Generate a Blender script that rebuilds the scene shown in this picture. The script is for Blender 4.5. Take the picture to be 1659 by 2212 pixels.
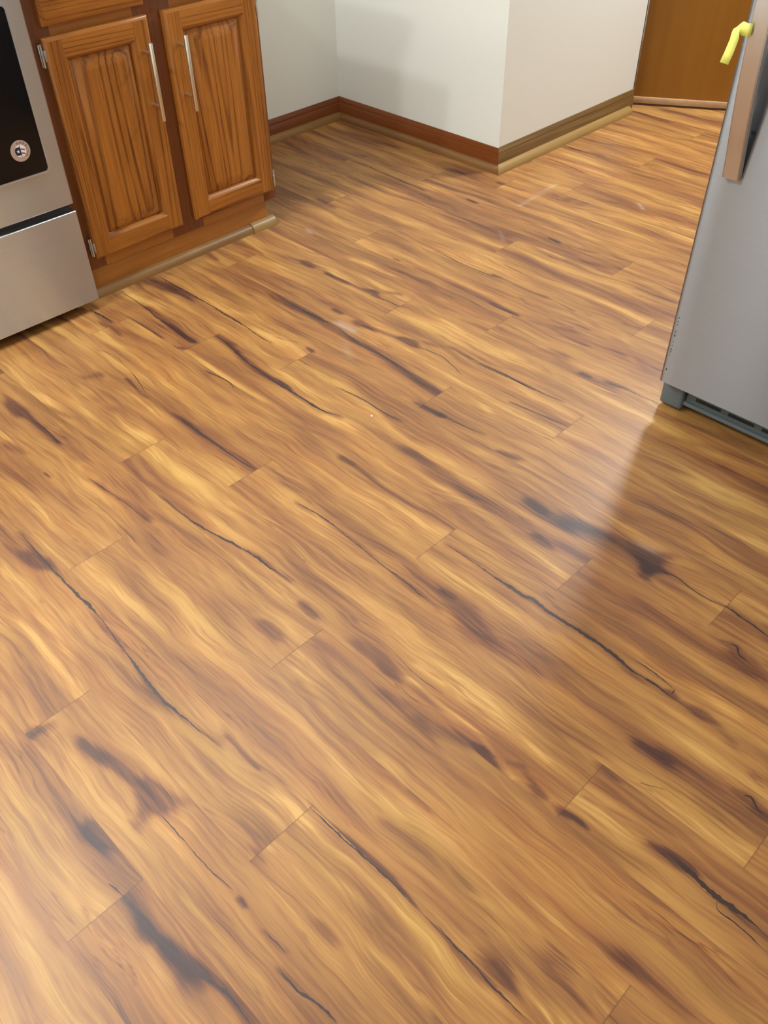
import bpy, bmesh, math, random
import numpy as np
from mathutils import Vector, Matrix

W = 0.127            # width of one floor plank in metres; the layout below is in plank widths
sc = bpy.context.scene
for o in list(bpy.data.objects):
    bpy.data.objects.remove(o)

# ------------------------------------------------------------------ camera
def basis(p, r, y):
    F = Vector((math.cos(y)*math.cos(p), math.sin(y)*math.cos(p), -math.sin(p)))
    Rt = Vector((math.sin(y), -math.cos(y), 0))
    U = Rt.cross(F)
    return Rt*math.cos(r)+U*math.sin(r), -Rt*math.sin(r)+U*math.cos(r), F
cr, cu, cf = basis(0.751226940, -0.0185196575, 2.36355691)
cam = bpy.data.cameras.new('camera')
cam_o = bpy.data.objects.new('camera', cam)
sc.collection.objects.link(cam_o)
M = Matrix(((cr.x, cu.x, -cf.x, 0), (cr.y, cu.y, -cf.y, 0), (cr.z, cu.z, -cf.z, 0), (0, 0, 0, 1)))
M.translation = Vector((0, -1.12580287*W, 10.0500169*W))
cam_o.matrix_world = M
cam.sensor_fit = 'HORIZONTAL'
cam.sensor_width = 36
cam.lens = 36*1878.18/1659
cam.clip_start = 0.02
sc.camera = cam_o

# ------------------------------------------------------------------ light and exposure
sc.view_settings.view_transform = 'Standard'
sc.view_settings.look = 'None'
sc.view_settings.gamma = 1
sc.view_settings.use_curve_mapping = False
sc.view_settings.exposure = 0.1
w = bpy.data.worlds.new('world'); sc.world = w; w.use_nodes = True
w.node_tree.nodes['Background'].inputs[0].default_value = (1, 0.93, 0.84, 1)
w.node_tree.nodes['Background'].inputs[1].default_value = 0.5
def lamp(name, kind, loc, power, color, size=0.1, size_y=None, rot=(0, 0, 0)):
    l = bpy.data.lights.new(name, kind); l.energy = power; l.color = color
    if kind == 'AREA':
        l.size = size
        if size_y: l.shape = 'RECTANGLE'; l.size_y = size_y
    else:
        l.shadow_soft_size = size
    o = bpy.data.objects.new(name, l); sc.collection.objects.link(o)
    o.location = loc; o.rotation_euler = rot
    return o
LIGHTS = [
    ('ceiling_or_fill_light', 'POINT', (-16.65*W, -1.3*W, 19.0*W), 74, (.87, .95, 1), .05, None),
    ('ceiling_or_fill_light', 'AREA', (-16.2*W, 9.0*W, 19.0*W), 22, (.85, .94, 1), .3, .6),
    ('ceiling_or_fill_light', 'AREA', (-12.0*W, -7*W, 19.0*W), 36, (.85, .94, 1), .16, .16),
    ('ceiling_or_fill_light', 'AREA', (2.0*W, -6*W, 19.0*W), 20, (.85, .94, 1), .5, .5),  # unseen fill lamp, added to brighten the left and hall walls
    ('hood_light', 'AREA', (-20.2*W, 4.0*W, 12.6*W), 5, (.95, .95, .85), .12, .3),
    ('hall_light', 'AREA', (-11.2*W, 27.9*W, 19.0*W), 74, (.88, .95, 1), .28, .28),
]
for a in LIGHTS:
    lamp(*a)

# ------------------------------------------------------------------ helpers
def link(o): sc.collection.objects.link(o); return o
def tag(o, label=None, cat=None, group=None, kind=None):
    if label: o['label'] = label
    if cat: o['category'] = cat
    if group: o['group'] = group
    if kind: o['kind'] = kind
    return o
def empty(name, loc=(0, 0, 0), label=None, cat=None):
    o = link(bpy.data.objects.new(name, None)); o.location = Vector(loc)*W
    o.empty_display_size = .05
    return tag(o, label, cat)
class MB:
    """collects shapes in plank-width units, world axes"""
    def __init__(s): s.bm = bmesh.new()
    def box(s, p0, p1, bev=0, seg=2, mat=0, rz=0, piv=None):
        c = [(a+b)/2 for a, b in zip(p0, p1)]; d = [abs(b-a) for a, b in zip(p0, p1)]
        r = bmesh.ops.create_cube(s.bm, size=1, matrix=Matrix.Translation(c) @ Matrix.Diagonal((*d, 1)))
        vs = r['verts']; fs = list({f for v in vs for f in v.link_faces})
        for f in fs: f.material_index = mat
        if bev:
            es = list({e for v in vs for e in v.link_edges})
            r = bmesh.ops.bevel(s.bm, geom=es, offset=bev, segments=seg, profile=.5, affect='EDGES')
            for f in r['faces']: f.material_index = mat
        return s
    def prism(s, prof, a, b, mat=0):
        """prof: list of points (fn of section) given as two closed loops of 3-D points a, b"""
        va = [s.bm.verts.new(p) for p in a]; vb = [s.bm.verts.new(p) for p in b]
        n = len(va)
        for i in range(n):
            f = s.bm.faces.new((va[i], va[(i+1) % n], vb[(i+1) % n], vb[i])); f.material_index = mat
        f = s.bm.faces.new(va[::-1]); f.material_index = mat
        f = s.bm.faces.new(vb); f.material_index = mat
        return s
    def tube(s, a, b, r, n=20, mat=0, bev=0):
        a = Vector(a); b = Vector(b); d = b-a
        q = d.to_track_quat('Z', 'Y').to_matrix().to_4x4()
        rr = bmesh.ops.create_cone(s.bm, cap_ends=True, segments=n, radius1=r, radius2=r, depth=d.length,
                                   matrix=Matrix.Translation((a+b)/2) @ q)
        fs = {f for v in rr['verts'] for f in v.link_faces}
        for f in fs: f.material_index = mat
        if bev:
            es = [e for e in {e for v in rr['verts'] for e in v.link_edges} if len(e.link_faces) == 2 and any(len(f.verts) > 4 for f in e.link_faces)]
            bmesh.ops.bevel(s.bm, geom=es, offset=bev, segments=2, profile=.5, affect='EDGES')
        return s
    def quad(s, pts, mat=0):
        f = s.bm.faces.new([s.bm.verts.new(p) for p in pts]); f.material_index = mat; return s
    def build(s, name, mats, parent=None, smooth=True):
        me = bpy.data.meshes.new(name)
        bmesh.ops.recalc_face_normals(s.bm, faces=s.bm.faces)
        bmesh.ops.scale(s.bm, vec=(W, W, W), verts=s.bm.verts)
        if parent is not None:
            loc = parent.matrix_world.translation if parent.parent is None else None
            off = Vector((0, 0, 0)); q = parent
            while q is not None: off += q.location; q = q.parent
            bmesh.ops.translate(s.bm, vec=-off, verts=s.bm.verts)
        s.bm.to_mesh(me); s.bm.free()
        for m in (mats if isinstance(mats, (list, tuple)) else [mats]): me.materials.append(m)
        if smooth:
            for p in me.polygons: p.use_smooth = True
            me.set_sharp_from_angle(angle=math.radians(35))
        o = link(bpy.data.objects.new(name, me))
        if parent is not None: o.parent = parent
        return o

# ------------------------------------------------------------------ materials
def srgb(r, g, b):
    f = lambda c: (c/255/12.92) if c/255 <= .04045 else ((c/255+.055)/1.055)**2.4
    return (f(r), f(g), f(b), 1)
class NT:
    def __init__(s, name):
        s.m = bpy.data.materials.new(name); s.m.use_nodes = True; s.t = s.m.node_tree
        s.b = s.t.nodes['Principled BSDF']
    def n(s, typ, ins=None, **kw):
        nd = s.t.nodes.new(typ)
        for k, v in kw.items(): setattr(nd, k, v)
        for k, v in (ins or {}).items(): s.set(nd.inputs[k], v)
        return nd
    def set(s, inp, v):
        if hasattr(v, 'outputs'): v = v.outputs[0]
        if isinstance(v, bpy.types.NodeSocket): s.t.links.new(v, inp)
        else: inp.default_value = v
    def math(s, op, a, b=0.0, c=0.0, clamp=False):
        return s.n('ShaderNodeMath', {0: a, 1: b, 2: c}, operation=op, use_clamp=clamp)
    def noise(s, vec, scale, detail=2, rough=.5, dist=0.0):
        return s.n('ShaderNodeTexNoise', {'Vector': vec, 'Scale': scale, 'Detail': detail, 'Roughness': rough, 'Distortion': dist})
    def vmul(s, vec, v, add=(0, 0, 0)):
        return s.n('ShaderNodeVectorMath', {0: vec, 1: v, 2: add}, operation='MULTIPLY_ADD')
    def ramp(s, fac, stops, interp='LINEAR'):
        r = s.n('ShaderNodeValToRGB', {'Fac': fac}); cr_ = r.color_ramp; cr_.interpolation = interp
        while len(cr_.elements) < len(stops): cr_.elements.new(.5)
        for e, (p, c) in zip(cr_.elements, stops): e.position = p; e.color = c if len(c) == 4 else (*c, 1)
        return r
    def mix(s, fac, a, b, mode='MIX'):
        nd = s.n('ShaderNodeMix', data_type='RGBA', blend_type=mode)
        s.set(nd.inputs[0], fac); s.set(nd.inputs[6], a); s.set(nd.inputs[7], b)
        return nd.outputs[2]
    def P(s, **kw):
        for k, v in kw.items(): s.set(s.b.inputs[k.replace('_', ' ')], v)
        return s.m
    def bump(s, h, strength, dist):
        s.set(s.b.inputs['Normal'], s.n('ShaderNodeBump', {'Height': h, 'Strength': strength, 'Distance': dist}))
def simple(name, col, rough=.5, metal=0.0, spec=.5, nscale=30, namt=.06, bump=0):
    t = NT(name); pos = t.n('ShaderNodeNewGeometry').outputs['Position']
    nz = t.noise(pos, nscale, 3)
    v = t.math('MULTIPLY_ADD', nz, 2*namt, 1-namt)
    c = t.n('ShaderNodeHueSaturation', {'Color': col, 'Value': v})
    if bump: t.bump(nz, bump, .002)
    return t.P(Base_Color=c, Roughness=rough, Metallic=metal, Specular_IOR_Level=spec)
def wood(name, axis, cols, fine=1.0, rough=.32, cath=.5, seed=0, pore=.5):
    """grain runs along world axis 0/1/2; cols dark..light"""
    t = NT(name); pos = t.n('ShaderNodeNewGeometry').outputs['Position']
    st = [1, 1, 1]; st[axis] = .035
    g = t.vmul(pos, tuple(st), (seed*3.1, seed*1.7, seed*2.3))
    broad = t.noise(g, 7*fine, 1, .5, .3)
    s_ = t.math('SINE', t.math('MULTIPLY', broad, 150))
    rings = t.math('MULTIPLY', t.math('SUBTRACT', s_, .4), 1.7, clamp=True)
    med = t.noise(g, 90*fine, 3, .55)
    st2 = [1, 1, 1]; st2[axis] = .025
    fin = t.noise(t.vmul(pos, tuple(st2), (seed, seed*.5, seed)), 380*fine, 2, .6)
    v = t.math('MULTIPLY_ADD', t.math('SUBTRACT', broad, .5), .5, .6)
    v = t.math('MULTIPLY_ADD', t.math('SUBTRACT', med, .5), .55, v)
    v = t.math('MULTIPLY_ADD', rings, -.22*cath, v)
    v = t.math('MULTIPLY_ADD', t.math('SUBTRACT', fin, .5), pore, v)
    c = t.ramp(v, cols)
    t.bump(fin, .12, .001)
    return t.P(Base_Color=c, Roughness=rough, Specular_IOR_Level=.45)
OAK = [(.15, srgb(92, 48, 16)), (.42, srgb(138, 82, 30)), (.6, srgb(160, 98, 36)), (.9, srgb(178, 116, 50))]
oak_v = wood('oak_vertical_grain', 2, OAK, 1, cath=.9, seed=2)
oak_v2 = wood('oak_panel_grain', 2, OAK, .9, cath=1.3, seed=7, pore=.7)
oak_h = wood('oak_horizontal_grain', 1, OAK, 1, cath=1.2, seed=4)
oak_frame = wood('oak_frame_grain', 2, [(.2, srgb(76, 38, 18)), (.5, srgb(108, 58, 26)), (.85, srgb(126, 72, 36))], 1, cath=.4, seed=9, pore=.3)
oak_rail = wood('oak_rail_grain', 1, [(.2, srgb(112, 66, 24)), (.5, srgb(150, 92, 36)), (.85, srgb(170, 110, 50))], .6, cath=.4, seed=5, pore=.25)
mahog_p = wood('red_brown_wood', 1, [(.2, srgb(72, 34, 12)), (.5, srgb(110, 56, 22)), (.85, srgb(129, 72, 32))], .6, cath=.3, seed=3, pore=.2, rough=.3)
mahog_q = wood('red_brown_wood_back', 0, [(.2, srgb(72, 34, 12)), (.5, srgb(110, 56, 22)), (.85, srgb(129, 72, 32))], .6, cath=.3, seed=6, pore=.2, rough=.3)
olive_oak = wood('weathered_oak', 1, [(.2, srgb(71, 49, 20)), (.5, srgb(103, 74, 37)), (.85, srgb(136, 105, 61))], .5, cath=.3, seed=8, pore=.25, rough=.35)
gold_oak = wood('golden_oak', 1, [(.2, srgb(114, 83, 40)), (.5, srgb(139, 106, 55)), (.85, srgb(156, 125, 73))], .5, cath=.3, seed=1, pore=.15, rough=.4)
tan_shoe = wood('tan_moulding_wood', 1, [(.2, srgb(98, 66, 30)), (.5, srgb(130, 92, 48)), (.85, srgb(158, 116, 64))], .5, cath=.3, seed=12, pore=.15, rough=.4)
tan_shoe_q = wood('tan_moulding_wood_back', 0, [(.2, srgb(92, 60, 28)), (.5, srgb(118, 78, 40)), (.85, srgb(146, 102, 56))], .5, cath=.3, seed=13, pore=.15, rough=.4)
door_wood = wood('orange_brown_veneer', 2, [(.2, srgb(118, 75, 15)), (.5, srgb(144, 95, 25)), (.85, srgb(156, 106, 34))], .25, cath=.1, seed=15, pore=.08, rough=.45)
strip_wood = wood('pale_pink_wood', 0, [(.2, srgb(119, 83, 59)), (.5, srgb(161, 123, 93)), (.85, srgb(191, 154, 110))], .4, cath=.1, seed=16, pore=.08, rough=.45)
wall_m = simple('wall_paint', srgb(229, 228, 219), .75, nscale=60, namt=.01, bump=.05)
ceil_m = simple('ceiling_paint', srgb(238, 236, 230), .9, nscale=60, namt=.01)
black_glass = simple('black_glass', (.004, .004, .005, 1), .12, spec=.35, namt=.02)
black = simple('black_enamel', (.006, .006, .007, 1), .4, namt=.02)
chrome = simple('chrome', (.6, .62, .64, 1), .35, .9, namt=.02)
nickel = simple('brushed_nickel', (.72, .69, .62, 1), .3, 1, namt=.03)
hinge_m = simple('zinc_hinge', (.55, .56, .56, 1), .3, 1, namt=.05)
grey_pl = simple('grey_plastic', srgb(88, 96, 98), .5, namt=.04)
dark_pl = simple('dark_slot', srgb(24, 28, 30), .6, namt=.04)
side_grey = simple('grey_painted_steel', srgb(110, 110, 112), .45, namt=.02)
tape_m = simple('yellow_masking_tape', srgb(226, 222, 112), .6, namt=.04, nscale=200)
counter_m = simple('countertop_laminate', srgb(120, 105, 90), .4, namt=.3, nscale=90)
def steel(name, col, rough, aniso, along):
    t = NT(name); pos = t.n('ShaderNodeNewGeometry').outputs['Position']
    st = [1, 1, 1]; st[along] = .01
    nz = t.noise(t.vmul(pos, tuple(st)), 900, 2)
    c = t.n('ShaderNodeHueSaturation', {'Color': col, 'Value': t.math('MULTIPLY_ADD', nz, .12, .94)})
    tan = t.n('ShaderNodeTangent', direction_type='RADIAL', axis='Z')
    t.P(Base_Color=c, Metallic=1, Roughness=rough, Anisotropic=aniso, Anisotropic_Rotation=.25)
    t.set(t.b.inputs['Tangent'], tan)
    t.bump(nz, .03, .0005)
    return t.m
steel_f = steel('brushed_steel_fridge', (.29, .30, .315, 1), .33, 1.0, 0)
steel_o = steel('brushed_steel_range', (.74, .75, .77, 1), .38, 1.0, 1)
steel_h = steel('brushed_steel_handle', (.58, .54, .52, 1), .34, .3, 2)

# ------------------------------------------------------------------ floor: planks laid along x, courses stacked in y
CRACKS = [
(((-11.62,1.86),(-11.06,1.84),(-10.52,1.81),(-9.87,1.81),(-9.30,1.81),(-8.74,1.76),(-8.05,1.69),(-7.58,1.63),(-7.12,1.61),(-6.79,1.63),(-6.44,1.67),(-6.11,1.71)),0.035),
(((-12.06,3.42),(-11.48,3.46),(-11.05,3.50),(-10.71,3.51),(-10.40,3.54)),0.02),
(((-10.74,4.05),(-10.22,4.02),(-9.66,4.05),(-9.19,4.12),(-8.80,4.20),(-8.44,4.25),(-7.98,4.26),(-7.65,4.29)),0.035),
(((-5.88,0.59),(-5.37,0.61),(-4.96,0.60),(-4.66,0.62),(-4.41,0.65)),0.012),
(((-5.52,-0.31),(-5.12,-0.27),(-4.72,-0.27),(-4.43,-0.24),(-4.19,-0.20),(-3.86,-0.14),(-3.62,-0.08),(-3.37,-0.07),(-3.18,-0.08)),0.06),
(((-3.81,0.63),(-3.62,0.63),(-3.46,0.63)),0.014),
(((-3.33,0.47),(-3.07,0.48),(-2.85,0.52),(-2.54,0.55)),0.022),
(((-4.55,1.97),(-4.27,1.96),(-3.86,1.98),(-3.60,2.00),(-3.21,2.01),(-2.87,1.99),(-2.75,1.99)),0.022),
(((-2.47,2.01),(-2.17,1.98),(-1.85,1.98),(-1.62,1.96),(-1.37,1.96),(-1.09,1.97)),0.018),
(((-0.78,5.85),(-0.71,5.89),(-0.58,5.80),(-0.47,5.80)),0.03),
(((-1.05,4.54),(-0.82,4.53),(-0.57,4.49),(-0.37,4.48),(-0.17,4.50),(0.06,4.50),(0.26,4.49)),0.05),
(((-0.37,4.46),(-0.31,4.36),(-0.21,4.35),(-0.06,4.36),(0.23,4.33)),0.012),
(((-6.35,6.58),(-5.98,6.59),(-5.36,6.57),(-4.83,6.57),(-4.67,6.62),(-4.35,6.59),(-3.99,6.59),(-3.70,6.60),(-3.42,6.59),(-3.13,6.57),(-2.84,6.52),(-2.50,6.54),(-2.25,6.52),(-2.03,6.51),(-1.77,6.51)),0.045),
(((-2.96,6.71),(-2.61,6.71),(-2.39,6.69),(-2.24,6.66)),0.012),
(((-2.24,6.66),(-2.23,6.55)),0.014),
(((-2.51,8.51),(-2.26,8.48),(-2.01,8.46),(-1.72,8.42)),0.05),
(((-2.08,7.92),(-1.99,7.93),(-1.89,7.82),(-1.77,7.80)),0.022),
(((-8.87,5.56),(-8.26,5.62),(-7.67,5.58),(-7.24,5.57),(-6.79,5.52),(-6.31,5.53),(-5.93,5.49),(-5.58,5.46)),0.03),
(((-3.77,8.48),(-3.37,8.53),(-2.90,8.45),(-2.50,8.48)),0.014),
(((-10.89,8.39),(-10.18,8.44),(-9.55,8.43),(-9.22,8.46)),0.018),
(((-9.29,9.09),(-8.84,9.11),(-8.27,9.17),(-7.82,9.23)),0.025),
(((-14.58,9.92),(-13.90,9.90),(-13.20,9.92),(-12.52,9.94),(-11.83,9.82),(-10.98,9.81),(-10.24,9.74),(-9.69,9.64),(-9.33,9.66)),0.045),
(((-14.50,11.43),(-14.18,11.45),(-13.89,11.47)),0.03),
(((-12.97,11.44),(-12.59,11.51),(-12.18,11.52)),0.016),
(((-12.34,10.38),(-11.95,10.40)),0.025),
(((-10.94,10.52),(-10.22,10.65),(-9.40,10.44)),0.012),
(((-10.72,13.01),(-10.45,13.02),(-10.11,13.03)),0.03),
(((-13.42,14.08),(-13.17,14.08),(-12.28,14.03),(-11.48,14.05)),0.022),
(((-10.30,11.02),(-9.47,11.00),(-8.70,11.04),(-8.06,10.98)),0.024),
(((-9.74,10.94),(-8.71,11.00),(-7.90,11.04),(-7.39,11.10)),0.02),
(((-8.05,10.38),(-7.35,10.46),(-6.85,10.49)),0.014),
(((-14.24,7.90),(-13.85,7.86),(-13.08,7.73),(-12.52,7.68),(-12.03,7.65),(-11.24,7.65),(-10.56,7.65),(-10.21,7.75)),0.045),
(((-11.96,7.71),(-11.64,7.70)),0.03),
(((-17.47,8.57),(-16.70,8.59),(-16.21,8.59),(-15.74,8.60),(-14.94,8.59),(-14.17,8.57),(-13.62,8.53),(-13.14,8.53)),0.04),
(((-17.42,7.54),(-16.87,7.53),(-16.26,7.50),(-15.47,7.42),(-14.82,7.40),(-14.33,7.41)),0.025),
(((-17.14,6.59),(-16.75,6.62),(-16.39,6.63)),0.03),
(((-16.35,7.00),(-15.56,7.02),(-15.04,7.04)),0.016),
(((-15.23,9.51),(-14.37,9.63),(-13.40,9.62)),0.012),
(((-12.59,5.56),(-12.11,5.58),(-11.25,5.58),(-10.67,5.58),(-10.11,5.63)),0.032),
(((-14.52,3.55),(-13.98,3.60),(-13.37,3.56)),0.014),
(((-13.32,6.90),(-12.72,6.99),(-12.39,6.93)),0.014),
(((-19.16,16.72),(-17.67,16.68),(-16.82,16.61),(-16.15,16.58)),0.03),
(((-7.08,12.24),(-6.79,12.28),(-6.45,12.29),(-5.97,12.32)),0.025),
(((-15.70,5.75),(-15.34,5.89),(-14.53,5.85),(-13.41,5.58)),0.012),
(((-11.81,14.69),(-10.85,14.64)),0.012),
(((-10.84,17.29),(-9.90,17.31)),0.012),
(((-15.86,22.13),(-14.86,21.91),(-13.57,21.96)),0.015),
(((-15.08,20.81),(-13.63,20.64)),0.014),
(((-5.47,4.41),(-4.92,4.35),(-4.47,4.38)),0.006),
(((-1.82,5.10),(-1.51,5.26)),0.006)]
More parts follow.
